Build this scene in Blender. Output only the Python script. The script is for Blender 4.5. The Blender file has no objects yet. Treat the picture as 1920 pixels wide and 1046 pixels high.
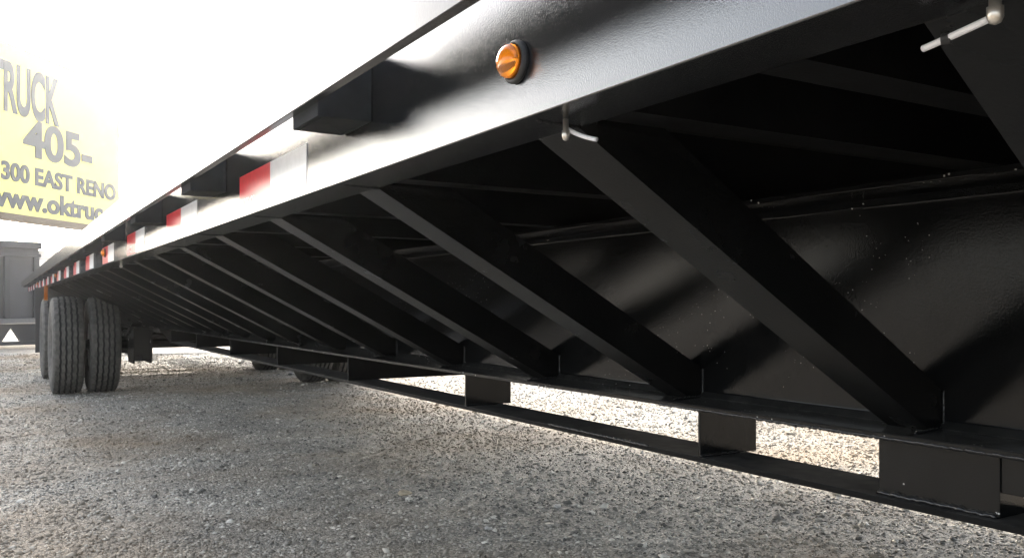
import bpy, bmesh, math, random
import numpy as np
from mathutils import Vector, Matrix

random.seed(7)
rng = np.random.default_rng(11)
S = bpy.context.scene
COL = S.collection

# ------------------------------------------------------------------ camera
EYE = 0.74                       # camera height
YAW = math.radians(30.86)
cd = bpy.data.cameras.new('camera')
cam = bpy.data.objects.new('camera', cd)
COL.objects.link(cam)
cam.location = (0, 0, EYE)
cam.rotation_euler = (math.pi / 2, 0, -YAW)
cd.sensor_width = 36
cd.lens = 1620 / 1920 * 36
cd.shift_y = 46 / 1920
cd.clip_start = 0.02
cd.clip_end = 2000
S.camera = cam

# ------------------------------------------------------------------ sky, sun, exposure
SUN_EL = math.radians(23)
SUN_AZ = math.radians(9.5)        # from +Y towards +X
sun_dir = Vector((math.sin(SUN_AZ) * math.cos(SUN_EL), math.cos(SUN_AZ) * math.cos(SUN_EL), math.sin(SUN_EL)))
W = bpy.data.worlds.new('World')
S.world = W
W.use_nodes = True
wn = W.node_tree
bg = wn.nodes['Background']
sky = wn.nodes.new('ShaderNodeTexSky')
sky.sky_type = 'NISHITA'
sky.sun_disc = False
sky.sun_elevation = SUN_EL
sky.sun_rotation = SUN_AZ
sky.air_density = 1.0
sky.dust_density = 4.0
sky.ozone_density = 1.0
hs = wn.nodes.new('ShaderNodeHueSaturation'); hs.inputs['Saturation'].default_value = 0.5     # thin white overcast
wn.links.new(sky.outputs[0], hs.inputs['Color'])
wn.links.new(hs.outputs[0], bg.inputs[0])
bg.inputs[1].default_value = 0.15
sl = bpy.data.lights.new('sun', 'SUN')
sl.energy = 2.0
sl.angle = math.radians(0.6)
sl.color = (1.0, 0.93, 0.82)
sun = bpy.data.objects.new('sun', sl)
COL.objects.link(sun)
sun.rotation_euler = sun_dir.to_track_quat('Z', 'Y').to_euler()
S.view_settings.view_transform = 'Standard'
S.view_settings.look = 'None'
S.view_settings.gamma = 1
S.view_settings.use_curve_mapping = False
S.view_settings.exposure = 2.4
S.cycles.max_bounces = 8
S.cycles.volume_bounces = 0
S.cycles.use_denoising = True

# ------------------------------------------------------------------ materials
def mat(name):
    m = bpy.data.materials.new(name)
    m.use_nodes = True
    nt = m.node_tree
    b = nt.nodes['Principled BSDF']
    return m, nt, b

def N(nt, t, **kw):
    n = nt.nodes.new(t)
    for k, v in kw.items():
        if k.startswith('i_'):
            n.inputs[k[2:].replace('_', ' ')].default_value = v
        else:
            setattr(n, k, v)
    return n

def ramp(nt, stops, interp='LINEAR'):
    r = nt.nodes.new('ShaderNodeValToRGB')
    r.color_ramp.interpolation = interp
    el = r.color_ramp.elements
    while len(el) < len(stops):
        el.new(0.5)
    for e, (p, c) in zip(el, stops):
        e.position = p
        e.color = (c[0], c[1], c[2], 1) if len(c) == 3 else c
    return r

def obj_coords(nt):
    # world position: the same grain on every part, whatever its origin
    g = nt.nodes.new('ShaderNodeNewGeometry')
    return g.outputs['Position']

def black_paint(name, base, rough, peel_scale=260, peel=0.12, spec=0.5, speck=0.0, dust=0.0):
    m, nt, b = mat(name)
    L = nt.links
    P = obj_coords(nt)
    n1 = N(nt, 'ShaderNodeTexNoise', i_Scale=peel_scale, i_Detail=2.0)
    n2 = N(nt, 'ShaderNodeTexNoise', i_Scale=9.0, i_Detail=6.0)
    n3 = N(nt, 'ShaderNodeTexNoise', i_Scale=3.0, i_Detail=2.0)
    for n in (n1, n2, n3):
        L.new(P, n.inputs['Vector'])
    rr = N(nt, 'ShaderNodeMapRange')
    rr.inputs['To Min'].default_value = rough * 0.75
    rr.inputs['To Max'].default_value = rough * 1.35
    L.new(n2.outputs['Fac'], rr.inputs['Value'])
    L.new(rr.outputs[0], b.inputs['Roughness'])
    bp = N(nt, 'ShaderNodeBump', i_Strength=peel, i_Distance=0.0012)
    L.new(n1.outputs['Fac'], bp.inputs['Height'])
    bw = N(nt, 'ShaderNodeBump', i_Strength=0.05, i_Distance=0.02)
    L.new(n3.outputs['Fac'], bw.inputs['Height'])
    L.new(bp.outputs[0], bw.inputs['Normal'])
    L.new(bw.outputs[0], b.inputs['Normal'])
    b.inputs['Specular IOR Level'].default_value = spec
    # dust film and fine specks
    cr = ramp(nt, [(0.35, base), (0.8, tuple(c + dust for c in base))])
    L.new(n2.outputs['Fac'], cr.inputs[0])
    out = cr.outputs[0]
    if speck:
        v = N(nt, 'ShaderNodeTexVoronoi', i_Scale=190.0)
        L.new(P, v.inputs['Vector'])
        sep = nt.nodes.new('ShaderNodeSeparateColor')
        L.new(v.outputs['Color'], sep.inputs[0])
        a = N(nt, 'ShaderNodeMath', operation='GREATER_THAN'); a.inputs[1].default_value = 1 - speck
        L.new(sep.outputs[0], a.inputs[0])
        d = N(nt, 'ShaderNodeMath', operation='LESS_THAN'); d.inputs[1].default_value = 0.28
        L.new(v.outputs['Distance'], d.inputs[0])
        n5 = N(nt, 'ShaderNodeTexNoise', i_Scale=7.0, i_Detail=3.0)
        L.new(P, n5.inputs['Vector'])
        cl = N(nt, 'ShaderNodeMath', operation='GREATER_THAN'); cl.inputs[1].default_value = 0.54
        L.new(n5.outputs['Fac'], cl.inputs[0])
        m0 = N(nt, 'ShaderNodeMath', operation='MULTIPLY')
        L.new(a.outputs[0], m0.inputs[0]); L.new(cl.outputs[0], m0.inputs[1])
        a = m0
        mu = N(nt, 'ShaderNodeMath', operation='MULTIPLY')
        L.new(a.outputs[0], mu.inputs[0]); L.new(d.outputs[0], mu.inputs[1])
        mx = nt.nodes.new('ShaderNodeMix'); mx.data_type = 'RGBA'
        L.new(mu.outputs[0], mx.inputs['Factor'])
        L.new(out, mx.inputs['A'])
        mx.inputs['B'].default_value = (0.5, 0.49, 0.47, 1)
        out = mx.outputs['Result']
    # dust that has settled on faces looking up
    g = nt.nodes.new('ShaderNodeNewGeometry'); sx = nt.nodes.new('ShaderNodeSeparateXYZ')
    L.new(g.outputs['Normal'], sx.inputs[0])
    dm = N(nt, 'ShaderNodeMapRange'); dm.inputs['From Min'].default_value = 0.6; dm.inputs['From Max'].default_value = 0.95
    L.new(sx.outputs['Z'], dm.inputs['Value'])
    n4 = N(nt, 'ShaderNodeTexNoise', i_Scale=35.0, i_Detail=5.0)
    L.new(P, n4.inputs['Vector'])
    dmul = N(nt, 'ShaderNodeMath', operation='MULTIPLY')
    L.new(dm.outputs[0], dmul.inputs[0]); L.new(n4.outputs['Fac'], dmul.inputs[1])
    dx = nt.nodes.new('ShaderNodeMix'); dx.data_type = 'RGBA'
    L.new(dmul.outputs[0], dx.inputs['Factor']); L.new(out, dx.inputs['A'])
    dx.inputs['B'].default_value = (0.13, 0.125, 0.115, 1)
    L.new(dx.outputs['Result'], b.inputs['Base Color'])
    return m

M = {}
M['rail_paint'] = black_paint('rail_paint', (0.010, 0.011, 0.013), 0.05, 700, 0.20, 1.0, dust=0.003)
M['rail_paint'].node_tree.nodes['Principled BSDF'].inputs['IOR'].default_value = 1.62      # thick clear gloss coat
M['frame_paint'] = black_paint('frame_paint', (0.006, 0.0065, 0.007), 0.04, 380, 0.17, 0.20, speck=0.07, dust=0.003)
M['brace_paint'] = black_paint('brace_paint', (0.0035, 0.0038, 0.004), 0.24, 260, 0.2, 0.36, dust=0.004)
M['bar_paint'] = black_paint('bar_paint', (0.008, 0.009, 0.011), 0.2, 400, 0.07, 0.5, dust=0.004)
M['dark_wood'] = black_paint('dark_wood', (0.008, 0.0075, 0.007), 0.7, 40, 0.5, 0.3, dust=0.01)
M['cross_paint'] = black_paint('cross_paint', (0.003, 0.0032, 0.0035), 0.5, 260, 0.2, 0.12, dust=0.003)
M['weld'] = black_paint('weld', (0.012, 0.012, 0.013), 0.22, 150, 0.4)

def plain(name, col, rough=0.5, metal=0.0, noise=0.0, nscale=30, bump=0.0, **kw):
    m, nt, b = mat(name)
    L = nt.links
    b.inputs['Roughness'].default_value = rough
    b.inputs['Metallic'].default_value = metal
    P = obj_coords(nt)
    n = N(nt, 'ShaderNodeTexNoise', i_Scale=float(nscale), i_Detail=5.0)
    L.new(P, n.inputs['Vector'])
    lo = tuple(c * (1 - noise) for c in col); hi = tuple(min(1, c * (1 + noise)) for c in col)
    r = ramp(nt, [(0.3, lo), (0.7, hi)])
    L.new(n.outputs['Fac'], r.inputs[0])
    L.new(r.outputs[0], b.inputs['Base Color'])
    if bump:
        bp = N(nt, 'ShaderNodeBump', i_Strength=bump, i_Distance=0.01)
        L.new(n.outputs['Fac'], bp.inputs['Height'])
        L.new(bp.outputs[0], b.inputs['Normal'])
    for k, v in kw.items():
        b.inputs[k].default_value = v
    return m

M['bar_inside'] = plain('bar_inside', (0.016, 0.018, 0.022), 0.85, noise=0.2)
M['bar_inside'].node_tree.nodes['Principled BSDF'].inputs['Specular IOR Level'].default_value = 0.05
M['tape_red'] = plain('tape_red', (0.62, 0.03, 0.04), 0.28, noise=0.1, nscale=60)
M['tape_white'] = plain('tape_white', (0.72, 0.73, 0.75), 0.28, noise=0.06, nscale=60)
M['amber'] = plain('amber', (0.98, 0.30, 0.02), 0.05, noise=0.1, nscale=90)
M['amber'].node_tree.nodes['Principled BSDF'].inputs['Transmission Weight'].default_value = 0.75
M['amber'].node_tree.nodes['Principled BSDF'].inputs['IOR'].default_value = 1.49
M['reflector'] = plain('reflector', (0.85, 0.82, 0.75), 0.15, metal=1.0, noise=0.05)
M['rubber'] = plain('rubber', (0.022, 0.022, 0.023), 0.6, noise=0.2, nscale=80, bump=0.1)
M['groove'] = plain('groove', (0.006, 0.006, 0.006), 0.9, noise=0.2)
M['tyre'] = plain('tyre', (0.055, 0.052, 0.047), 0.8, noise=0.4, nscale=25, bump=0.15)
M['rim'] = plain('rim', (0.55, 0.56, 0.58), 0.3, metal=0.9, noise=0.1)
M['white_plastic'] = plain('white_plastic', (0.75, 0.75, 0.78), 0.35, noise=0.05)
M['zinc'] = plain('zinc', (0.6, 0.56, 0.5), 0.3, metal=0.8, noise=0.15, nscale=200)
M['box_paint'] = plain('box_paint', (0.012, 0.014, 0.018), 0.4, noise=0.3, nscale=2.5)
M['box_panel'] = plain('box_panel', (0.022, 0.024, 0.029), 0.45, noise=0.3, nscale=3)
M['far_white'] = plain('far_white', (0.7, 0.7, 0.68), 0.6, noise=0.08)
M['far_grey'] = plain('far_grey', (0.09, 0.09, 0.09), 0.6, noise=0.1)
M['sign_yellow'] = plain('sign_yellow', (0.88, 0.78, 0.20), 0.5, noise=0.05, nscale=1.5)
M['sign_letter'] = plain('sign_letter', (0.03, 0.04, 0.05), 0.5, noise=0.1)
M['sign_trim'] = plain('sign_trim', (0.09, 0.06, 0.03), 0.6, noise=0.2)
M['sign_post'] = plain('sign_post', (0.10, 0.10, 0.10), 0.5, noise=0.2)
# shader of the yellow face, an opaque panel
_b = M['sign_yellow'].node_tree.nodes['Principled BSDF']

# ground: crushed limestone
def ground_material(stone):
    m, nt, b = mat('gravel_stone' if stone else 'gravel_bed')
    L = nt.links
    P = obj_coords(nt)
    big = N(nt, 'ShaderNodeTexNoise', i_Scale=0.55, i_Detail=5.0, i_Roughness=0.6)
    mid = N(nt, 'ShaderNodeTexNoise', i_Scale=2.6, i_Detail=5.0)
    fine = N(nt, 'ShaderNodeTexNoise', i_Scale=140.0, i_Detail=5.0, i_Roughness=0.75)
    for n in (big, mid, fine):
        L.new(P, n.inputs['Vector'])
    if stone:
        g = nt.nodes.new('ShaderNodeNewGeometry')
        c1 = ramp(nt, [(0.0, (0.10, 0.10, 0.10)), (0.25, (0.22, 0.218, 0.212)), (0.55, (0.38, 0.372, 0.355)), (0.82, (0.55, 0.54, 0.52)), (0.97, (0.72, 0.71, 0.69))])
        L.new(g.outputs['Random Per Island'], c1.inputs[0])
    else:
        v = N(nt, 'ShaderNodeTexVoronoi', i_Scale=130.0)
        L.new(P, v.inputs['Vector'])
        sep = nt.nodes.new('ShaderNodeSeparateColor')
        L.new(v.outputs['Color'], sep.inputs[0])
        c1 = ramp(nt, [(0.0, (0.20, 0.198, 0.192)), (0.5, (0.37, 0.362, 0.345)), (0.85, (0.48, 0.465, 0.44)), (1.0, (0.62, 0.605, 0.58))])
        L.new(sep.outputs[0], c1.inputs[0])
    # warm dusty patches
    pr = ramp(nt, [(0.43, (0, 0, 0)), (0.66, (1, 1, 1))])
    L.new(big.outputs['Fac'], pr.inputs[0])
    warm = nt.nodes.new('ShaderNodeMix'); warm.data_type = 'RGBA'
    mm = N(nt, 'ShaderNodeMath', operation='MULTIPLY'); mm.inputs[1].default_value = 0.8
    L.new(pr.outputs[0], mm.inputs[0])
    L.new(mm.outputs[0], warm.inputs['Factor'])
    L.new(c1.outputs[0], warm.inputs['A'])
    warm.inputs['B'].default_value = (0.30, 0.235, 0.165, 1)
    # broad light and dark variation
    dr = ramp(nt, [(0.3, (0.80, 0.80, 0.80)), (0.7, (1.15, 1.15, 1.15))])
    L.new(mid.outputs['Fac'], dr.inputs[0])
    mul = nt.nodes.new('ShaderNodeMix'); mul.data_type = 'RGBA'; mul.blend_type = 'MULTIPLY'
    mul.inputs['Factor'].default_value = 1
    tint = nt.nodes.new('ShaderNodeMix'); tint.data_type = 'RGBA'; tint.blend_type = 'MULTIPLY'; tint.inputs['Factor'].default_value = 1
    tint.inputs['B'].default_value = (1.0, 0.95, 0.865, 1)      # brownish lime dust
    L.new(warm.outputs['Result'], mul.inputs['A'])
    L.new(dr.outputs[0], mul.inputs['B'])
    L.new(mul.outputs['Result'], tint.inputs['A'])
    L.new(tint.outputs['Result'], b.inputs['Base Color'])
    b.inputs['Roughness'].default_value = 0.8
    b.inputs['Specular IOR Level'].default_value = 0.3
    bp = N(nt, 'ShaderNodeBump', i_Strength=0.5 if stone else 0.9, i_Distance=0.003 if stone else 0.010)
    if stone:
        L.new(fine.outputs['Fac'], bp.inputs['Height'])
    else:
        sm = N(nt, 'ShaderNodeMath', operation='SUBTRACT')
        L.new(fine.outputs['Fac'], sm.inputs[0]); L.new(v.outputs['Distance'], sm.inputs[1])
        L.new(sm.outputs[0], bp.inputs['Height'])
    L.new(bp.outputs[0], b.inputs['Normal'])
    return m
M['bed'] = ground_material(False)
M['stone'] = ground_material(True)

# ------------------------------------------------------------------ mesh helpers
def link(name, me, material, parent=None):
    o = bpy.data.objects.new(name, me)
    if material is not None and len(me.materials) == 0:
        me.materials.append(material)
    COL.objects.link(o)
    if parent is not None:
        o.parent = parent
    return o

def bm_obj(name, bm, material, parent=None, smooth=False, bevel=0.0):
    bmesh.ops.remove_doubles(bm, verts=bm.verts, dist=1e-6)
    bmesh.ops.recalc_face_normals(bm, faces=bm.faces)
    if bevel:
        bmesh.ops.bevel(bm, geom=[e for e in bm.edges if e.calc_face_angle(0) > 0.5], offset=bevel, segments=2, affect='EDGES', profile=0.5)
    if smooth:
        for f in bm.faces: f.smooth = True
    me = bpy.data.meshes.new(name)
    bm.to_mesh(me); bm.free()
    return link(name, me, material, parent)

def box(bm, x0, x1, y0, y1, z0, z1):
    v = [bm.verts.new(p) for p in ((x0,y0,z0),(x1,y0,z0),(x1,y1,z0),(x0,y1,z0),(x0,y0,z1),(x1,y0,z1),(x1,y1,z1),(x0,y1,z1))]
    for f in ((0,3,2,1),(4,5,6,7),(0,1,5,4),(1,2,6,5),(2,3,7,6),(3,0,4,7)):
        bm.faces.new([v[i] for i in f])

def boxobj(name, material, parent, *a, bevel=0.0):
    bm = bmesh.new(); box(bm, *a)
    return bm_obj(name, bm, material, parent, bevel=bevel)

def extrude_profile(bm, pts, p0, p1, up=(0,0,1), side=None):
    """sweep a closed 2D profile (side, up) straight from p0 to p1"""
    p0 = Vector(p0); p1 = Vector(p1)
    side = Vector(side); up = Vector(up)
    a = [bm.verts.new(p0 + side * s + up * t) for s, t in pts]
    b = [bm.verts.new(p1 + side * s + up * t) for s, t in pts]
    n = len(pts)
    for i in range(n):
        bm.faces.new((a[i], a[(i+1) % n], b[(i+1) % n], b[i]))
    bm.faces.new(a[::-1]); bm.faces.new(b)

def tube(bm, pts, r, seg=10, caps=True):
    rings = []
    pts = [Vector(p) for p in pts]
    for i, p in enumerate(pts):
        t = (pts[min(i+1, len(pts)-1)] - pts[max(i-1, 0)]).normalized()
        s = t.cross(Vector((0.13, 0.2, 1))).normalized(); u = s.cross(t)
        rr = r[i] if isinstance(r, (list, tuple)) else r
        rings.append([bm.verts.new(p + (s * math.cos(2*math.pi*k/seg) + u * math.sin(2*math.pi*k/seg)) * rr) for k in range(seg)])
    for a, b in zip(rings, rings[1:]):
        for k in range(seg):
            bm.faces.new((a[k], a[(k+1) % seg], b[(k+1) % seg], b[k]))
    if caps:
        bm.faces.new(rings[0][::-1]); bm.faces.new(rings[-1])

def lathe(bm, prof, seg, axis='X', centre=(0,0,0)):
    """prof: (along axis, radius)"""
    c = Vector(centre); rings = []
    for a, r in prof:
        ring = []
        for k in range(seg):
            t = 2*math.pi*k/seg
            if axis == 'X': p = Vector((a, r*math.cos(t), r*math.sin(t)))
            elif axis == 'Y': p = Vector((r*math.cos(t), a, r*math.sin(t)))
            else: p = Vector((r*math.cos(t), r*math.sin(t), a))
            ring.append(bm.verts.new(c + p))
        rings.append(ring)
    for a, b in zip(rings, rings[1:]):
        for k in range(seg):
            bm.faces.new((a[k], a[(k+1) % seg], b[(k+1) % seg], b[k]))
    return rings

def tag(o, label=None, cat=None, group=None, kind=None):
    if label: o['label'] = label
    if cat: o['category'] = cat
    if group: o['group'] = group
    if kind: o['kind'] = kind
    return o

def empty(name, loc=(0,0,0), rz=0.0):
    o = bpy.data.objects.new(name, None)
    o.location = loc; o.rotation_euler = (0, 0, rz)
    COL.objects.link(o)
    return o

def copy_part(o, loc=None, parent=None):
    c = o.copy(); COL.objects.link(c)
    c.parent = parent if parent is not None else o.parent
    if loc is not None: c.location = loc
    for ch in o.children:
        d = ch.copy(); COL.objects.link(d); d.parent = c
    return c

# ------------------------------------------------------------------ ground
def noise2(x, y, s, seed):
    r = np.random.default_rng(seed); z = 0
    for k in range(7):
        a, b, p = r.normal(), r.normal(), r.uniform(0, 6.28)
        z = z + np.sin((a * x + b * y) * s + p)
    return z / 7
def ground_h(x, y):
    d = np.hypot(x, y)
    fade = np.clip(1 - d / 60, 0, 1)
    return (0.010 * noise2(x, y, 2.2, 1) + 0.012 * noise2(x, y, 0.8, 2) + 0.004 * noise2(x, y, 7, 3)) * fade - 0.012
def axis_samples(lo, hi, flo, fhi, step):
    fine = np.arange(flo, fhi, step)
    a = flo - np.geomspace(step, flo - lo, 26)[::-1]
    b = fine[-1] + np.geomspace(step, hi - fine[-1], 26)
    return np.concatenate([a, fine, b])
gx = axis_samples(-450, 450, -3, 7, 0.09)
gy = axis_samples(-450, 450, -1, 18, 0.12)
X, Y = np.meshgrid(gx, gy, indexing='xy')
Z = ground_h(X, Y)
nx, ny = len(gx), len(gy)
me = bpy.data.meshes.new('ground')
idx = np.arange(nx * ny).reshape(ny, nx)
quads = np.stack([idx[:-1, :-1], idx[:-1, 1:], idx[1:, 1:], idx[1:, :-1]], -1).reshape(-1, 4)
me.from_pydata(np.stack([X, Y, Z], -1).reshape(-1, 3).tolist(), [], quads.tolist())
for p in me.polygons: p.use_smooth = True
gr = link('ground', me, M['bed'])
tag(gr, kind='structure')

def stones_mesh(name, px, py, size):
    """many small rough stones in one mesh: squashed, jittered octahedra with a split belt (14 verts would be dear; 8 tris each near, kept cheap)"""
    n = len(px)
    base = np.array([(1,0,0),(0.5,0.87,0),(-0.5,0.87,0),(-1,0,0),(-0.5,-0.87,0),(0.5,-0.87,0),(0.15,0.1,1),(0,0,-1)], float)
    V = base[None] * np.ones((n, 1, 1))
    V = V + rng.normal(0, 0.20, V.shape)
    sc = np.stack([rng.uniform(0.7, 1.3, n), rng.uniform(0.5, 1.0, n), rng.uniform(0.32, 0.8, n)], -1)
    V = V * sc[:, None, :] * (size / 2)[:, None, None]
    a = rng.uniform(0, 2*np.pi, n); t = rng.normal(0, 0.35, n)
    ca, sa, ct, st = np.cos(a), np.sin(a), np.cos(t), np.sin(t)
    x, y, z = V[..., 0], V[..., 1], V[..., 2]
    y, z = y*ct[:,None] - z*st[:,None], y*st[:,None] + z*ct[:,None]
    x, y = x*ca[:,None] - y*sa[:,None], x*sa[:,None] + y*ca[:,None]
    gz = ground_h(px, py)
    V = np.stack([x + px[:,None], y + py[:,None], z + gz[:,None] + (size*0.10)[:,None]], -1)
    F = np.array([(0,1,6),(1,2,6),(2,3,6),(3,4,6),(4,5,6),(5,0,6),(1,0,7),(2,1,7),(3,2,7),(4,3,7),(5,4,7),(0,5,7)])
    Fa = (F[None] + (np.arange(n) * 8)[:, None, None]).reshape(-1)
    me = bpy.data.meshes.new(name)
    me.vertices.add(n * 8); me.vertices.foreach_set('co', V.reshape(-1))
    me.loops.add(len(Fa)); me.loops.foreach_set('vertex_index', Fa.astype(np.int32))
    nf = n * 12
    me.polygons.add(nf)
    me.polygons.foreach_set('loop_start', np.arange(0, nf*3, 3, dtype=np.int32))
    me.polygons.foreach_set('loop_total', np.full(nf, 3, dtype=np.int32))
    me.update(calc_edges=True)
    return me

def scatter(n, dmin, dmax, power):
    """positions in the wedge of ground the camera looks over, denser near by"""
    u = rng.uniform(0, 1, n)
    d = (dmin**power + u * (dmax**power - dmin**power))**(1/power)
    r = rng.uniform(-0.66, 0.66, n) * d
    c, s = math.cos(YAW), math.sin(YAW)
    return r*c + d*s, d*c - r*s
px, py = scatter(150000, 1.9, 13.0, 0.55)
dd = np.hypot(px, py)
sz = np.clip(rng.lognormal(math.log(0.0080), 0.42, len(px)), 0.004, 0.034) * (0.85 + 0.07*dd)
big = rng.random(len(sz)) < 0.002
sz = np.where(big, rng.uniform(0.02, 0.036, len(sz)), sz)
g = link('gravel', stones_mesh('gravel', px, py, sz), M['stone'])
tag(g, 'loose crushed grey limestone gravel spread over the yard', 'gravel', kind='stuff')

# a few larger stones that stand out of the gravel
def rock(x, y, s, label, col):
    bm = bmesh.new()
    bmesh.ops.create_icosphere(bm, subdivisions=2, radius=1)
    for v in bm.verts:
        k = 1 + 0.16*math.sin(5*v.co.x + x*9) + 0.13*math.sin(6*v.co.y + y*7) + random.uniform(-.06, .06)
        v.co = Vector((v.co.x * s * 0.62, v.co.y * s * 0.42, v.co.z * s * 0.27)) * k
    m = bpy.data.materials.get('rock_' + col[0]) or plain('rock_' + col[0], col[1], 0.75, noise=0.2, nscale=60, bump=0.3)
    o = bm_obj('stone', bm, m)
    o.location = (x, y, float(ground_h(np.array(x), np.array(y))) + s*0.16)
    o.rotation_euler = (0, 0, random.uniform(0, 3))
    tag(o, label, 'stone')
def at_ground(u, v):
    d = 1620 * EYE / (v - 569); r = (u - 960) / 1620 * d
    return r*math.cos(YAW) + d*math.sin(YAW), d*math.cos(YAW) - r*math.sin(YAW)
tan = ('tan', (0.46, 0.38, 0.27)); pale = ('pale', (0.5, 0.48, 0.45)); drk = ('dark', (0.10, 0.10, 0.10))
x, y = at_ground(757, 918); rock(x, y, 0.045, 'flat tan stone lying alone in the grey gravel below the second spacer block', tan)
x, y = at_ground(1045, 943); rock(x, y, 0.030, 'small pale stone in front of the lower rail, right of the tan stone', pale)
x, y = at_ground(545, 702); rock(x, y, 0.06, 'small dark stone in the shade behind the front wheels', drk)
x, y = at_ground(915, 983); rock(x, y, 0.024, 'pale stone chip nearest the bottom middle of the picture', pale)

# ------------------------------------------------------------------ the flatbed trailer
T = empty('flatbed_trailer', (1.69, 6.0, 0))
tag(T, 'long black flatbed trailer with diagonal braces, red and white rail tape, dual wheels', 'trailer')
bpy.context.view_layer.update()
INV = T.matrix_world.inverted()
def part(name, bm, material, bevel=0.0, smooth=False, parent=T):
    """geometry is written in world coordinates and shifted under the trailer's base"""
    if parent is T:
        bmesh.ops.transform(bm, matrix=INV, verts=bm.verts)
    return bm_obj(name, bm, material, parent, smooth=smooth, bevel=bevel)
def w(p): return INV @ Vector(p)

XR, XF = 0.417, 3.14            # rail webs
ZB, ZT = EYE + 0.170, EYE + 0.322
Y0, Y1 = -4.2, 14.6              # front and rear end of the side rails
YD = 12.0                        # the solid deck ends here, open slats behind

# side rails: steel channel, flanges inwards
def channel(x, sgn):
    t = 0.006; fw = 0.068; ft = 0.010
    pts = [(0,0),(fw,0),(fw,ft*0.7),(t,ft),(t,0.152-ft),(fw,0.152-ft*0.7),(fw,0.152),(0,0.152)]
    bm = bmesh.new()
    extrude_profile(bm, pts, (x, Y0, ZB), (x, Y1, ZB), side=(sgn,0,0))
    return part('side_rail', bm, M['rail_paint'], bevel=0.0012)
channel(XR, 1); channel(XF, -1)
# rub rails
for x0, x1 in ((0.3318, 0.3443), (XF + 0.0727, XF + 0.0852)):
    bm = bmesh.new(); box(bm, x0, x1, Y0, Y1 + 0.35, EYE + 0.25, EYE + 0.326)
    rb = part('rub_rail', bm, M['bar_paint'], bevel=0.0012)
    rb.data.materials.append(M['bar_inside'])
    for p in rb.data.polygons:
        if p.normal.x * (1 if x0 < 1 else -1) > 0.9: p.material_index = 1
# stake pockets between rail and rub rail
bm = bmesh.new()
px0, px1, pz0, pz1 = 0.3448, XR - 0.0005, EYE + 0.234, EYE + 0.320
t = 0.006
py0, py1 = 0.0, 0.105
box(bm, px0, px0+t, py0, py1, pz0, pz1); box(bm, px1-t, px1, py0, py1, pz0, pz1)
box(bm, px0+t, px1-t, py0, py0+t, pz0, pz1); box(bm, px0+t, px1-t, py1-t, py1, pz0, pz1)
box(bm, px0+t, px1-t, py0+t, py1-t, pz0, pz0+t)
bmesh.ops.translate(bm, verts=bm.verts, vec=-Vector((px0, 0, pz0)))
pocket = bm_obj('stake_pocket', bm, M['bar_inside'], T, bevel=0.001)
first = True
for k in range(-5, 17):
    for side in (0, 1):
        yk = 1.05 + 0.82*k
        xk = px0 if side == 0 else XF + 0.0005
        if first: o = pocket; first = False
        else: o = copy_part(pocket)
        o.location = w((xk, yk, pz0))
# reflective tape, red then white
def tape(y0, y1, m, name, x=XR):
    bm = bmesh.new()
    box(bm, x - 0.0009, x - 0.0001, y0, y1, EYE + 0.1765, EYE + 0.2500)
    return part(name, bm, m)
for k in range(0, 16):
    yk = 1.322 + 0.857*k
    tape(yk, yk + 0.2075, M['tape_white'], 'white_reflective_tape')
    tape(yk + 0.2085, yk + 0.43, M['tape_red'], 'red_reflective_tape')
# white print on the red tape piece nearest the camera
cu = bpy.data.curves.new('print', 'FONT'); cu.body = 'DOT-C2'; cu.size = 0.030; cu.extrude = 0.0002
to = bpy.data.objects.new('print_tmp', cu); COL.objects.link(to)
bpy.context.view_layer.update()
pm = bpy.data.meshes.new_from_object(to.evaluated_get(bpy.context.evaluated_depsgraph_get()))
bpy.data.objects.remove(to)
for k in (0, 1, 2):
    yk = 1.322 + 0.857*k + 0.42
    o = link('tape_print', pm, M['tape_white'], T)
    o.rotation_euler = (math.pi/2, 0, -math.pi/2)
    o.location = w((XR - 0.0013, yk, EYE + 0.183))
# marker lights
def marker(y, x=XR, z=EYE + 0.224):
    bm = bmesh.new()
    prof = [(0, 0.0195), (-0.002, 0.0202), (-0.005, 0.0198), (-0.0065, 0.0178), (-0.0058, 0.0162), (-0.003, 0.0158)]
    r = lathe(bm, prof, 40); bm.faces.new(r[-1]); bm.faces.new(r[0][::-1])
    g_ = bm_obj('marker_light', bm, M['rubber'], T, smooth=True)
    g_.location = w((x, y, z))
    bm = bmesh.new()
    prof = [(-0.0032, 0.0155), (-0.010, 0.0155), (-0.0135, 0.0145), (-0.0165, 0.0115), (-0.0185, 0.007), (-0.0192, 0.0025)]
    r = lathe(bm, prof, 40); bm.faces.new(r[-1]); bm.faces.new(r[0][::-1])
    l_ = bm_obj('lens', bm, M['amber'], g_, smooth=True)
    bm = bmesh.new()
    prof = [(-0.0034, 0.010), (-0.0085, 0.0125), (-0.0086, 0.0115), (-0.0050, 0.003)]
    r = lathe(bm, prof, 24); bm.faces.new(r[-1])
    bm_obj('reflector', bm, M['reflector'], g_, smooth=True)
for y in (0.688, 4.20, 7.72, 11.2): marker(y)

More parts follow.
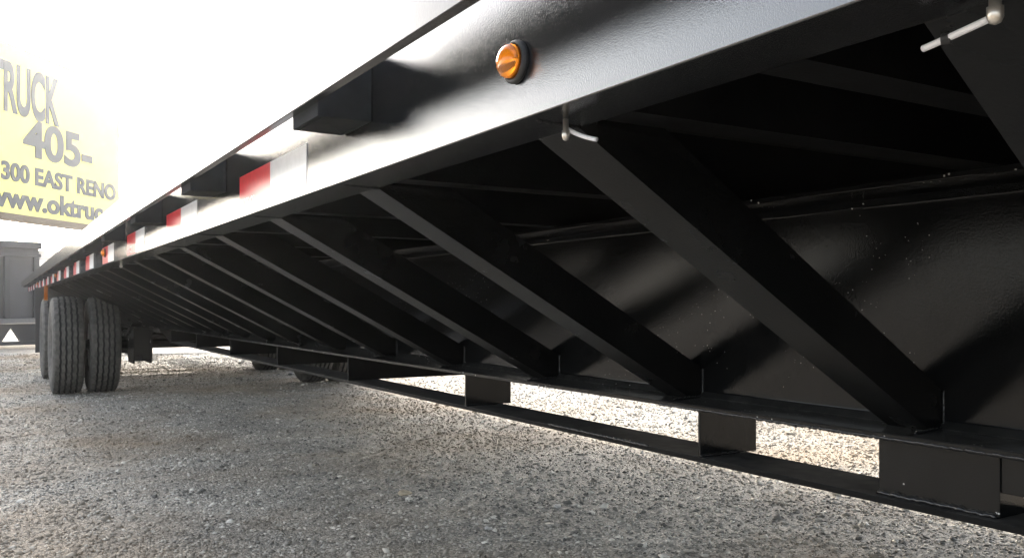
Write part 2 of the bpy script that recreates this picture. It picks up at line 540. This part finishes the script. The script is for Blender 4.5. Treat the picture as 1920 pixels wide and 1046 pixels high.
# main beams, two on each side of the middle
def i_beam(name, xw, z0, z1, hw, ft, wt, ya, yb, material):
    pts = [(-hw,0),(hw,0),(hw,ft*0.85),(wt+0.012,ft),(wt,ft+0.012),(wt,z1-z0-ft-0.012),(wt+0.012,z1-z0-ft),(hw,z1-z0-ft*0.85),(hw,z1-z0),
           (-hw,z1-z0),(-hw,z1-z0-ft*0.85),(-wt-0.012,z1-z0-ft),(-wt,z1-z0-ft-0.012),(-wt,ft+0.012),(-wt-0.012,ft),(-hw,ft*0.85)]
    bm = bmesh.new()
    extrude_profile(bm, pts, (xw, ya, z0), (xw, yb, z0), side=(1,0,0))
    return part(name, bm, material, bevel=0.0015)
XW = 1.222
for xw in (XW, (XR + XF) - XW):
    i_beam('main_beam', xw, EYE - 0.197, EYE + 0.178, 0.112, 0.0105, 0.005, Y0, 13.6, M['frame_paint'])
# lower flange plate, hung below on spacer blocks
XP0, XP1 = 1.150, 1.275
for xa, xb in ((XP0, XP1), ((XR + XF) - XP1, (XR + XF) - XP0)):
    bm = bmesh.new(); box(bm, xa, xb, Y0, 7.05, EYE - 0.3022, EYE - 0.2922)
    part('lower_chord', bm, M['cross_paint'], bevel=0.001)
    bm = bmesh.new()
    a = (xa, 7.05, EYE - 0.3022)
    pts = [(0,0),(xb-xa,0),(xb-xa,0.01),(0,0.01)]
    extrude_profile(bm, pts, (xa, 7.052, EYE - 0.3022), (xa, 7.6, EYE - 0.208), side=(1,0,0))
    part('lower_chord', bm, M['cross_paint'], bevel=0.001)
ZC0, ZC1 = EYE - 0.2918, EYE - 0.1972
# short hollow spacer blocks
for y in (1.231, 2.186):
    for xa, xb in ((XP0 + 0.001, XP1 + 0.025), ((XR + XF) - XP1 - 0.025, (XR + XF) - XP0 - 0.001)):
        bm = bmesh.new()
        t = 0.006
        box(bm, xa, xb, y - 0.004, y + 0.003, ZC0, ZC1)
        pass
        pass
        part('spacer_block', bm, M['frame_paint'], bevel=0.001)
# full width cross tubes further back
for k in range(6):
    y = 3.143 + 0.965*k
    if y > 7.2: break
    bm = bmesh.new(); box(bm, XP0 + 0.001, (XR + XF) - XP0 - 0.001, y - 0.004, y + 0.008, ZC0, ZC1)
    part('cross_tube', bm, M['cross_paint'], bevel=0.002)
# nearest wide block with its web plate and the plate in front of it
bm = bmesh.new(); box(bm, 1.168, 1.236, 0.666, 0.853, ZC0 + 0.0005, ZC1)
part('spacer_block', bm, M['frame_paint'], bevel=0.001)
bm = bmesh.new(); box(bm, 1.1705, 1.1805, 0.05, 0.6655, ZC0 + 0.035, ZC1)
part('gusset_plate', bm, M['frame_paint'], bevel=0.001)

# weld beads
def bead(p0, p1, r, seed):
    rr = random.Random(seed)
    p0 = Vector(p0); p1 = Vector(p1); n = max(3, int((p1-p0).length / (r*0.8)))
    pts = []; rad = []
    for i in range(n+1):
        pts.append(p0.lerp(p1, i/n) + Vector((rr.uniform(-.2,.2)*r, 0, rr.uniform(-.25,.25)*r)))
        rad.append(r * rr.uniform(0.75, 1.3))
    bm = bmesh.new(); tube(bm, pts, rad, 7)
    return part('weld_bead', bm, M['weld'], smooth=True)
bead((1.167, 0.67, ZC0+0.002), (1.167, 0.853, ZC0+0.002), 0.0048, 1)
bead((1.167, 0.30, ZC1-0.003), (1.167, 0.853, ZC1-0.003), 0.0055, 2)
bead((1.151, 1.226, ZC0+0.002), (1.252, 1.226, ZC0+0.002), 0.003, 3)
bead((1.151, 2.180, ZC0+0.002), (1.252, 2.180, ZC0+0.002), 0.003, 4)
bead((1.112, 0.15, EYE-0.1955), (1.112, 1.30, EYE-0.1955), 0.0032, 5)
bead((1.1505, 1.38, EYE-0.2920), (1.1505, 1.75, EYE-0.2920), 0.003, 6)

# diagonal braces: small channels from the side rail down to the beam's lower flange
def brace_mesh(mirror=False, wid=0.072):
    A = Vector((XR + 0.069, 0, EYE + 0.1695)); B = Vector((XW - 0.0065, 0, EYE + 0.1695 - 0.514*(XW - 0.0065 - XR - 0.069)))
    # lower outline passes (0.485, +0.17) and (1.11, -0.187)
    bm = bmesh.new()
    h = 0.077; t = 0.005
    zfl = EYE - 0.1865           # stay above the beam's lower flange
    def zlow(x): return max(EYE + 0.1695 - 0.514*(x - 0.485), zfl)
    def top(x): return min(EYE + 0.1695 - 0.514*(x - 0.485) + h, EYE + 0.2985)
    xs = [XR + 0.0065, 0.485, 0.60, 0.80, 1.00, 1.108, 1.18, 1.2165]
    def strip(y0, y1, f0, f1):
        a = []
        for x in xs:
            X_ = XR + XF - x if mirror else x
            lo, hi = f0(x), f1(x)
            k_ = 0.13*(x - 0.485)
            a.append([bm.verts.new((X_, y + k_, z)) for y, z in ((y0, lo), (y1, lo), (y1, hi), (y0, hi))])
        for p, q in zip(a, a[1:]):
            for k in range(4):
                bm.faces.new((p[k], p[(k+1) % 4], q[(k+1) % 4], q[k]))
        bm.faces.new(a[0][::-1]); bm.faces.new(a[-1])
    low = lambda x: max(min(EYE + 0.1695 - 0.514*(x - 0.485), EYE + 0.1698 if x > 0.484 else EYE + 0.181), zfl)
    strip(0, t, low, top)                                   # web, facing the camera
    strip(t, wid, low, lambda x: low(x) + t)                # lower flange
    strip(t, wid, lambda x: top(x) - t, top)                # upper flange
    bmesh.ops.remove_doubles(bm, verts=bm.verts, dist=1e-6)
    bmesh.ops.recalc_face_normals(bm, faces=bm.faces)
    bmesh.ops.transform(bm, matrix=Matrix.Translation((-1.69, 0, 0)), verts=bm.verts)
    me = bpy.data.meshes.new('diagonal_brace'); bm.to_mesh(me); bm.free()
    me.materials.append(M['brace_paint'])
    return me
bmL, bmR = brace_mesh(), brace_mesh(True)
brace_y = [-4.1, -3.6, -3.1, -2.6, -2.1, -1.6, -1.1, -0.62, -0.15, 0.25] + [0.684 + 0.512*n for n in range(0, 26)]
for y in brace_y:
    if y > 13.3: break
    for me_ in (bmL, bmR):
        o = link('diagonal_brace', me_, None, T)
        o.location = (0, y - 6.0, 0)
for n in range(-1, 5):
    yb = 0.25 if n < 0 else 0.684 + 0.512*n
    k1 = 0.13*(1.2165 - 0.485)
    zt_ = EYE + 0.1695 - 0.514*(1.2165 - 0.485) + 0.077
    bead((1.2155, yb + k1 - 0.002, EYE - 0.185), (1.2155, yb + k1 - 0.002, zt_), 0.0022, 20 + n)
    bead((1.13, yb + 0.13*(1.13-0.485) - 0.002, EYE - 0.1855), (1.215, yb + k1 - 0.002, EYE - 0.1855), 0.0025, 30 + n)
    bead((0.43, yb - 0.008, ZB + 0.0005), (0.484, yb - 0.002, ZB - 0.0005), 0.0022, 40 + n)
bead((1.2155, -0.5, EYE - 0.1845), (1.2155, 3.0, EYE - 0.1845), 0.0026, 51)
# crossmembers on top of the beams
cm = None
cy = [-4.0, -3.5, -3.0, -2.5, -2.0, -1.5, -1.0, -0.55, -0.1, 0.21, 0.455] + [0.655 + 0.512*n for n in range(0, 26)]
for y in cy:
    if y > 13.4: break
    if cm is None:
        bm = bmesh.new()
        hw = 0.0225; hgt = 0.1185; ft = 0.006
        pts = [(-hw,0),(hw,0),(hw,ft),(-hw+ft,ft),(-hw+ft,hgt-ft),(hw,hgt-ft),(hw,hgt),(-hw,hgt)]
        extrude_profile(bm, pts, (XR + 0.0695 - 1.69, 0, EYE + 0.1785), (XF - 0.0695 - 1.69, 0, EYE + 0.1785), side=(0,1,0))
        cm = bm_obj('crossmember', bm, M['cross_paint'], T)
    else:
        cm_ = cm.copy(); COL.objects.link(cm_); cm_.parent = T
        cm_.location = (0, y - 6.0, 0); continue
    cm.location = (0, y - 6.0, 0)
# deck planks lengthwise
xs = np.linspace(XR + 0.008, XF - 0.008, 13)
for a, b in zip(xs, xs[1:]):
    bm = bmesh.new(); box(bm, a + 0.0015, b - 0.0015, Y0, YD, EYE + 0.2975, EYE + 0.3215)
    part('deck_plank', bm, M['dark_wood'], bevel=0.001)
# open slats of the tail section
sl_me = None
y = YD + 0.10
while y < Y1 - 0.2:
    bm_ = None
    if sl_me is None:
        bm = bmesh.new(); box(bm, XR + 0.008 - 1.69, XF - 0.008 - 1.69, 0, 0.05, EYE + 0.299, EYE + 0.3215)
        o = bm_obj('deck_slat', bm, M['brace_paint'], T); sl_me = o
    else:
        o = sl_me.copy(); COL.objects.link(o); o.parent = T
    o.location = (0, y - 6.0, 0)
    y += 0.27
# unseen plate added at the gooseneck end, blocking light from the front
bm = bmesh.new(); box(bm, XR + 0.007, XF - 0.007, Y0 - 0.02, Y0 - 0.002, EYE - 0.30, ZT)
part('front_light_block', bm, M['brace_paint'], bevel=0.003)
# rear bumper panel hanging below the tail
bm = bmesh.new(); box(bm, XR + 0.60, XF - 0.10, Y1 - 0.12, Y1 - 0.10, 0.14, 0.44)
for xa in (XR + 0.9, XF - 1.0):
    box(bm, xa, xa + 0.08, Y1 - 0.098, Y1 - 0.03, 0.16, ZB)
part('rear_bumper', bm, M['brace_paint'], bevel=0.003)
bm = bmesh.new(); box(bm, XR + 0.007, XF - 0.007, Y1 - 0.09, Y1 - 0.01, ZB + 0.012, ZT - 0.012)
part('rear_crossbar', bm, M['brace_paint'], bevel=0.003)

# bolts (wire exits) and white wires under the near rail
def wire_exit(x, y, z, pts, r):
    bm = bmesh.new()
    prof = [(0.0, r*0.75), (-0.010, r*0.75), (-0.0105, r), (-0.016, r), (-0.019, r*0.7), (-0.020, r*0.2)]
    rg = lathe(bm, prof, 20, axis='Z'); bm.faces.new(rg[-1]); bm.faces.new(rg[0][::-1])
    b_ = bm_obj('bolt', bm, M['zinc'], T, smooth=True); b_.location = w((x, y, z))
    if pts:
        # resample for a smooth bend
        P_ = [Vector(p) for p in pts]; out = []
        for i in range(17):
            s = i/16
            out.append((1-s)**2*P_[0] + 2*s*(1-s)*P_[1] + s*s*P_[2])
        bm = bmesh.new(); tube(bm, out, 0.0021, 12)
        part('wire', bm, M['white_plastic'], smooth=True)
def at(u, v, X_):           # world point on the plane x = X_ that the picture shows at (u, v)
    k = (u - 960)/1620; c, s = math.cos(YAW), math.sin(YAW)
    # r = k d ; X = r c + d s
    d = X_/(k*c + s); r = k*d
    return (X_, d*c - r*s, EYE + (569 - v)/1620*d)
wire_exit(0.452, at(1049, 243, 0.445)[1], ZB, [at(1062, 241, 0.455), at(1085, 256, 0.460), at(1119, 262, 0.466)], 0.0036)
wire_exit(0.462, at(1866, 40, 0.462)[1], ZB, [at(1855, 36, 0.470), at(1800, 62, 0.475), at(1731, 92, 0.480)], 0.0043)
wire_exit(0.452, at(226, 503, 0.45)[1], ZB, None, 0.006)
bm = bmesh.new(); a = Vector(at(1776, 73, 0.4765)); tube(bm, [a + Vector((0.001,-.002,-.0)), a + Vector((-0.0008,.003,.0))], 0.0034, 10)
part('cable_tie', bm, M['rubber'])

# longitudinal air and wiring pipes along the beam
for x, z, r in ((1.09, EYE + 0.150, 0.0),):
    pass

# ------------------------------------------------------------------ axles and wheels
R_T = 0.405
def tyre_mesh():
    hw = 0.115
    prof = []
    # sidewall up, shoulder, tread with four grooves, and back
    side = [(-0.085, 0.215), (-0.100, 0.235), (-0.117, 0.285), (-0.120, 0.325), (-0.114, 0.365), (-0.104, 0.388)]
    prof += side
    tread = [-0.098, -0.062, -0.060, -0.052, -0.050, -0.023, -0.021, -0.013, -0.011]
    rad = []
    def crown(a): return R_T - 0.006*(a/0.1)**2
    seq = [(-0.098, 0), (-0.070, 0), (-0.069, 1), (-0.055, 1), (-0.054, 0), (-0.029, 0), (-0.028, 1), (-0.014, 1), (-0.013, 0)]
    full = seq + [(-a, g_) for a, g_ in seq[::-1]]
    prof += [(a, crown(a) - (0.016 if g_ else 0)) for a, g_ in full]
    prof += [(-a, r) for a, r in side[::-1]]
    nseg = 132
    bm = bmesh.new()
    rings = lathe(bm, prof, nseg)
    # zigzag the groove edges and cut sipes in the ribs
    n0 = len(side)
    for ri, (a, g_) in enumerate(full):
        for k, v in enumerate(rings[n0 + ri]):
            v.co.x += 0.0018 * (1 if (k // 2) % 2 else -1)
            edge = ri in (0, len(full)-1)
            if not g_ and k % 4 == 0:
                f = 1 - 0.004/R_T
                v.co.y *= f; v.co.z *= f
            if edge and (k // 2) % 2:
                f = 1 - 0.008/R_T
                v.co.y *= f; v.co.z *= f
    bmesh.ops.recalc_face_normals(bm, faces=bm.faces)
    for f in bm.faces:
        c = f.calc_center_median(); rr = math.hypot(c.y, c.z)
        if abs(c.x) < 0.075 and rr < R_T - 0.0065 - 0.006*(c.x/0.1)**2: f.material_index = 1
    me = bpy.data.meshes.new('tyre'); bm.to_mesh(me); bm.free()
    me.materials.append(M['tyre']); me.materials.append(M['groove'])
    return me
def rim_mesh():
    bm = bmesh.new()
    prof = [(-0.086, 0.222), (-0.090, 0.216), (-0.080, 0.205), (-0.045, 0.196), (-0.02, 0.17), (-0.015, 0.12), (-0.03, 0.09), (-0.075, 0.072), (-0.080, 0.02), (0.0, 0.018), (0.0, 0.19), (0.08, 0.205), (0.086, 0.222)]
    lathe(bm, prof, 40)
    for k in range(8):
        t_ = 2*math.pi*k/8
        rg = lathe(bm, [(-0.045, 0.012), (-0.015, 0.012)], 6, centre=(0, 0.135*math.cos(t_), 0.135*math.sin(t_)))
        bm.faces.new(rg[0])
    bmesh.ops.recalc_face_normals(bm, faces=bm.faces)
    me = bpy.data.meshes.new('rim'); bm.to_mesh(me); bm.free()
    for p in me.polygons: p.use_smooth = True
    me.materials.append(M['rim'])
    return me
tm, rm = tyre_mesh(), rim_mesh()
AX = (8.12, 9.75)
for ay in AX:
    for xc in (0.505, 0.775, 2.605, 2.875):
        wv = empty('wheel'); wv.parent = T
        wv.location = w((xc, ay, R_T - 0.012))
        if xc > 1.69: wv.rotation_euler = (random.uniform(0, 3), 0, math.pi)
        else: wv.rotation_euler = (random.uniform(0, 3), 0, 0)
        link('tyre', tm, None, wv); link('rim', rm, None, wv)
    bm = bmesh.new(); tube(bm, [(0.64, ay, R_T - 0.01), (2.74, ay, R_T - 0.01)], 0.045, 20)
    part('axle', bm, M['brace_paint'], smooth=True)
    for xs_ in (0.985, 2.395):
        bm = bmesh.new()
        for k, (ln, zz) in enumerate(((0.55, 0.0), (0.45, 0.011), (0.33, 0.022), (0.2, 0.033))):
            for s_ in (-1, 1):
                pass
            n = 8; prev = None
            va = []
            for i in range(n+1):
                yy = -ln + 2*ln*i/n
                zc = R_T + 0.055 + 0.09*(yy/0.55)**2 - zz + 0.03
                va.append([bm.verts.new((xs_ + sx*0.038, ay + yy, zc + sz_)) for sx, sz_ in ((-1,0),(1,0),(1,0.010),(-1,0.010))])
            for p, q in zip(va, va[1:]):
                for j in range(4):
                    bm.faces.new((p[j], p[(j+1) % 4], q[(j+1) % 4], q[j]))
            bm.faces.new(va[0][::-1]); bm.faces.new(va[-1])
        part('leaf_spring', bm, M['brace_paint'])
for xs_ in (1.03, 2.35):
    for y_ in (7.62, 8.93, 10.55):
        bm = bmesh.new()
        xa = xs_ - 0.07
        pts = [(0, 0.25), (0.30, 0.25), (0.34, 0.34), (0.34, 0.55), (-0.04, 0.55), (-0.04, 0.34)]
        for face_x in (xa, xa + 0.13):
            v0 = [bm.verts.new((face_x, y_ + a, b)) for a, b in pts]
            v1 = [bm.verts.new((face_x + 0.012, y_ + a, b)) for a, b in pts]
            bm.faces.new(v0); bm.faces.new(v1[::-1])
            for j in range(6): bm.faces.new((v0[j], v0[(j+1) % 6], v1[(j+1) % 6], v1[j]))
        box(bm, xa + 0.012, xa + 0.13, y_ + 0.0, y_ + 0.012, 0.27, 0.55)
        part('spring_hanger', bm, M['brace_paint'])
    bm = bmesh.new(); box(bm, xs_ - 0.10, xs_ + 0.10, 7.2, 11.0, 0.5505, EYE - 0.198)
    part('suspension_rail', bm, M['brace_paint'])
# mud flaps behind the rear wheels
for xa in (0.36, 2.50):
    bm = bmesh.new(); box(bm, xa, xa + 0.56, 10.46, 10.47, 0.22, ZB + 0.0)
    part('mud_flap', bm, M['rubber'])
# amber clearance light under the rail over the wheels
p = at(83, 554, 0.40)
bm = bmesh.new(); box(bm, p[0]-0.004, p[0]+0.028, p[1]-0.05, p[1]+0.05, p[2]-0.045, ZB - 0.001)
part('clearance_light', bm, M['amber'], bevel=0.003)

# ------------------------------------------------------------------ far trailer box on the left
dirc = math.radians(70)
d = 15.0; r = (76-960)/1620*d
ox, oy = r*math.cos(YAW) + d*math.sin(YAW), d*math.cos(YAW) - r*math.sin(YAW)
B = empty('dump_trailer', (ox, oy, 0), math.pi/2 - dirc)     # local x runs to the right along the near side
tag(B, 'dark blue grey high sided dump trailer parked at the left edge behind the flatbed', 'trailer')
L_ = 9.0  # unseen left end lengthened to darken the beam's reflections
def bpart(name, m, x0, x1, y0, y1, z0, z1, bevel=0.006):
    return boxobj(name, M[m], B, x0, x1, y0, y1, z0, z1, bevel=bevel)
zb = 0.43; ztp = 1.80
bpart('side_panel', 'box_panel', -L_, 0, 0.06, 0.09, zb, ztp - 0.03)
bpart('side_panel', 'box_panel', -L_, 0, 2.0, 2.03, zb, ztp - 0.03)
bpart('end_panel', 'box_panel', -0.03, 0.0, 0.092, 1.998, zb, ztp - 0.03)
bpart('end_panel', 'box_panel', -L_, -L_+0.03, 0.092, 1.998, zb, ztp - 0.03)
bpart('floor_panel', 'box_paint', -L_+0.032, -0.032, 0.092, 1.998, zb, zb + 0.05)
bpart('top_rail', 'box_paint', -L_, 0.02, -0.02, 0.058, ztp - 0.12, ztp)
bpart('top_rail', 'box_paint', -L_, 0.02, 2.032, 2.10, ztp - 0.12, ztp)
bpart('mid_rail', 'box_paint', -L_, 0.015, 0.0, 0.057, ztp - 0.26, ztp - 0.20)
for k in range(19):
    xk = -0.06 - 0.47*k
    bpart('side_post', 'box_paint', xk - 0.045, xk + 0.045, -0.005, 0.059, zb + 0.06, ztp - 0.262)
bpart('sill', 'far_grey', -L_, 0.02, -0.03, 0.06, zb - 0.03, zb + 0.055)
# frame below with a triangular opening beside the jack legs
bm = bmesh.new()
def slab(bm, poly, y0, y1):
    a = [bm.verts.new((x, y0, z)) for x, z in poly]; b = [bm.verts.new((x, y1, z)) for x, z in poly]
    bm.faces.new(a); bm.faces.new(b[::-1])
    for i in range(len(poly)): bm.faces.new((a[i], a[(i+1) % len(poly)], b[(i+1) % len(poly)], b[i]))
tx = -0.45
slab(bm, [(-L_, 0.07), (tx-0.14, 0.10), (tx, 0.335), (tx, 0.395), (-L_, 0.395)], 0.06, 0.12)
slab(bm, [(tx+0.14, 0.10), (0.55, 0.07), (0.55, 0.395), (tx+0.001, 0.395), (tx+0.001, 0.335)], 0.06, 0.12)
bm_obj('lower_frame', bm, M['box_paint'], B)
bpart('skid', 'box_paint', -L_, 0.55, 0.05, 0.14, 0.03, 0.099)
for k in (-5.4, -6.3, -7.2):
    for yy in (-0.02, 1.9):
        wv = empty('wheel'); wv.parent = B; wv.location = (k, yy, 0.39); wv.rotation_euler = (0, 0, math.pi/2)
        link('tyre', tm, None, wv); link('rim', rm, None, wv)
bpart('tongue', 'box_paint', 0.02, 1.5, 0.9, 1.1, 0.40, 0.52)

# dark trailer added far beyond, to darken the bright gap under the flatbed
def cam_pt0(u, d):
    r = (u - 960)/1620*d
    return r*math.cos(YAW) + d*math.sin(YAW), d*math.cos(YAW) - r*math.sin(YAW)
ox, oy = cam_pt0(330, 27)
E = empty('backdrop_trailer', (ox, oy, 0), -0.45)
tag(E, 'low black trailer added crosswise far off to darken the view beneath the flatbed', 'trailer')
def epart(name, m, *a):
    return boxobj(name, M[m], E, *a, bevel=0.006)
epart('deck', 'box_paint', -7, 7, 0, 2.2, 0.55, 0.70)
epart('side_skirt', 'box_paint', -7, 7, -0.03, -0.002, 0.16, 0.70)
epart('low_wall', 'box_paint', -7, 7, 0.0, 0.05, 0.702, 1.25)
for k in range(12):
    epart('side_post', 'far_grey', -6.9 + 1.2*k, -6.84 + 1.2*k, -0.07, -0.031, 0.3, 1.25)
for k in (-1.0, 0.0, 1.0):
    wv = empty('wheel'); wv.parent = E; wv.location = (k, 0.25, 0.39); wv.rotation_euler = (0, 0, math.pi/2)
    link('tyre', tm, None, wv); link('rim', rm, None, wv)

# pale shed far behind, between the dump trailer and the flatbed
def cam_pt(u, v, d):
    r = (u - 960)/1620*d
    return Vector((r*math.cos(YAW) + d*math.sin(YAW), d*math.cos(YAW) - r*math.sin(YAW), EYE + (569 - v)/1620*d))
p = cam_pt(96, 569, 60)
H = empty('metal_shed', (p.x, p.y, 0), 0.6)
tag(H, 'distant low pale metal shed showing above the rub rail beside the dump trailer', 'shed')
boxobj('wall', M['far_white'], H, -4, 3, 0, 5, 0, 3.75)
boxobj('roof', M['far_grey'], H, -4.3, 3.3, -0.3, 5.3, 3.752, 4.35)

# ------------------------------------------------------------------ billboard
D0 = 20.0
r0 = -960/1620*D0
sang = math.radians(39.3)
ox, oy = r0*math.cos(YAW) + D0*math.sin(YAW), D0*math.cos(YAW) - r0*math.sin(YAW)
Bb = empty('billboard', (ox, oy, 0), math.pi/2 - sang)       # local x to the right along the face, face towards -y
tag(Bb, 'yellow roadside billboard with dark lettering high at the left edge', 'billboard')
XL, XRt = -3.4, 4.65
zbot, ztop = EYE + 2.12, EYE + 6.1
boxobj('face_panel', M['sign_yellow'], Bb, XL, XRt, 0, 0.25, zbot, ztop, bevel=0.01)
boxobj('trim', M['sign_trim'], Bb, XL, XRt + 0.02, -0.04, 0.29, zbot - 0.16, zbot - 0.002, bevel=0.01)
for xp in (-2.6, -1.2):
    boxobj('post', M['sign_post'], Bb, xp - 0.12, xp + 0.12, 0.02, 0.24, -0.1, zbot - 0.163, bevel=0.01)
def local_on_sign(u, v):
    """where the picture point (u, v) falls on the face: (along, height)"""
    k = (u - 960)/1620; a = sang - YAW
    t_ = (k*D0 - r0)/(math.sin(a) - k*math.cos(a))
    dd_ = D0 + t_*math.cos(a)
    return t_, EYE + (569 - v)/1620*dd_
def sign_text(body, u0, vb, vt, u1, bold=0.02):
    """a line of lettering whose left end, baseline, cap height and right end are given"""
    cu = bpy.data.curves.new('text', 'FONT'); cu.body = body; cu.size = 1; cu.extrude = 0.01; cu.offset = bold
    to = bpy.data.objects.new('tmp', cu); COL.objects.link(to)
    bpy.context.view_layer.update()
    me_ = bpy.data.meshes.new_from_object(to.evaluated_get(bpy.context.evaluated_depsgraph_get()))
    bpy.data.objects.remove(to)
    co = np.empty(len(me_.vertices)*3); me_.vertices.foreach_get('co', co); co = co.reshape(-1, 3)
    x0, zb_ = local_on_sign(u0, vb); _, zt_ = local_on_sign(u0, vt); x1, _ = local_on_sign(u1, vb)
    cap = 0.70 if body[0] != 'w' else 0.52
    sx = (x1 - x0)/(co[:,0].max() - co[:,0].min()); sz_ = (zt_ - zb_)/cap
    co2 = np.stack([(co[:,0]-co[:,0].min())*sx + x0, -0.012 - co[:,2], co[:,1]*sz_ + zb_], -1)
    me_.vertices.foreach_set('co', co2.reshape(-1)); me_.update()
    return link('lettering', me_, M['sign_letter'], Bb)
sign_text('TRUCK', -22, 195, 103, 110, 0.03)
sign_text('405-', 43, 288, 222, 172, 0.03)
sign_text('1300 EAST RENO', -12, 331, 298, 216, 0.035)
sign_text('www.oktruc', -26, 381, 352, 192, 0.035)

# ------------------------------------------------------------------ added air volume standing in for lens glare, round the whole place
m = bpy.data.materials.new('glare_veil'); m.use_nodes = True
nt = m.node_tree; nt.nodes.clear()
out = nt.nodes.new('ShaderNodeOutputMaterial'); pv = nt.nodes.new('ShaderNodeVolumePrincipled')
pv.inputs['Color'].default_value = (0.96, 0.97, 1.0, 1)
pv.inputs['Density'].default_value = 0.0011
pv.inputs['Anisotropy'].default_value = 0.8
nt.links.new(pv.outputs[0], out.inputs['Volume'])
hz = boxobj('glare_veil', m, None, -470, 470, -470, 470, -1.5, 8.5)
tag(hz, 'added thin bright veil of air standing in for lens glare', 'glare_veil', kind='stuff')
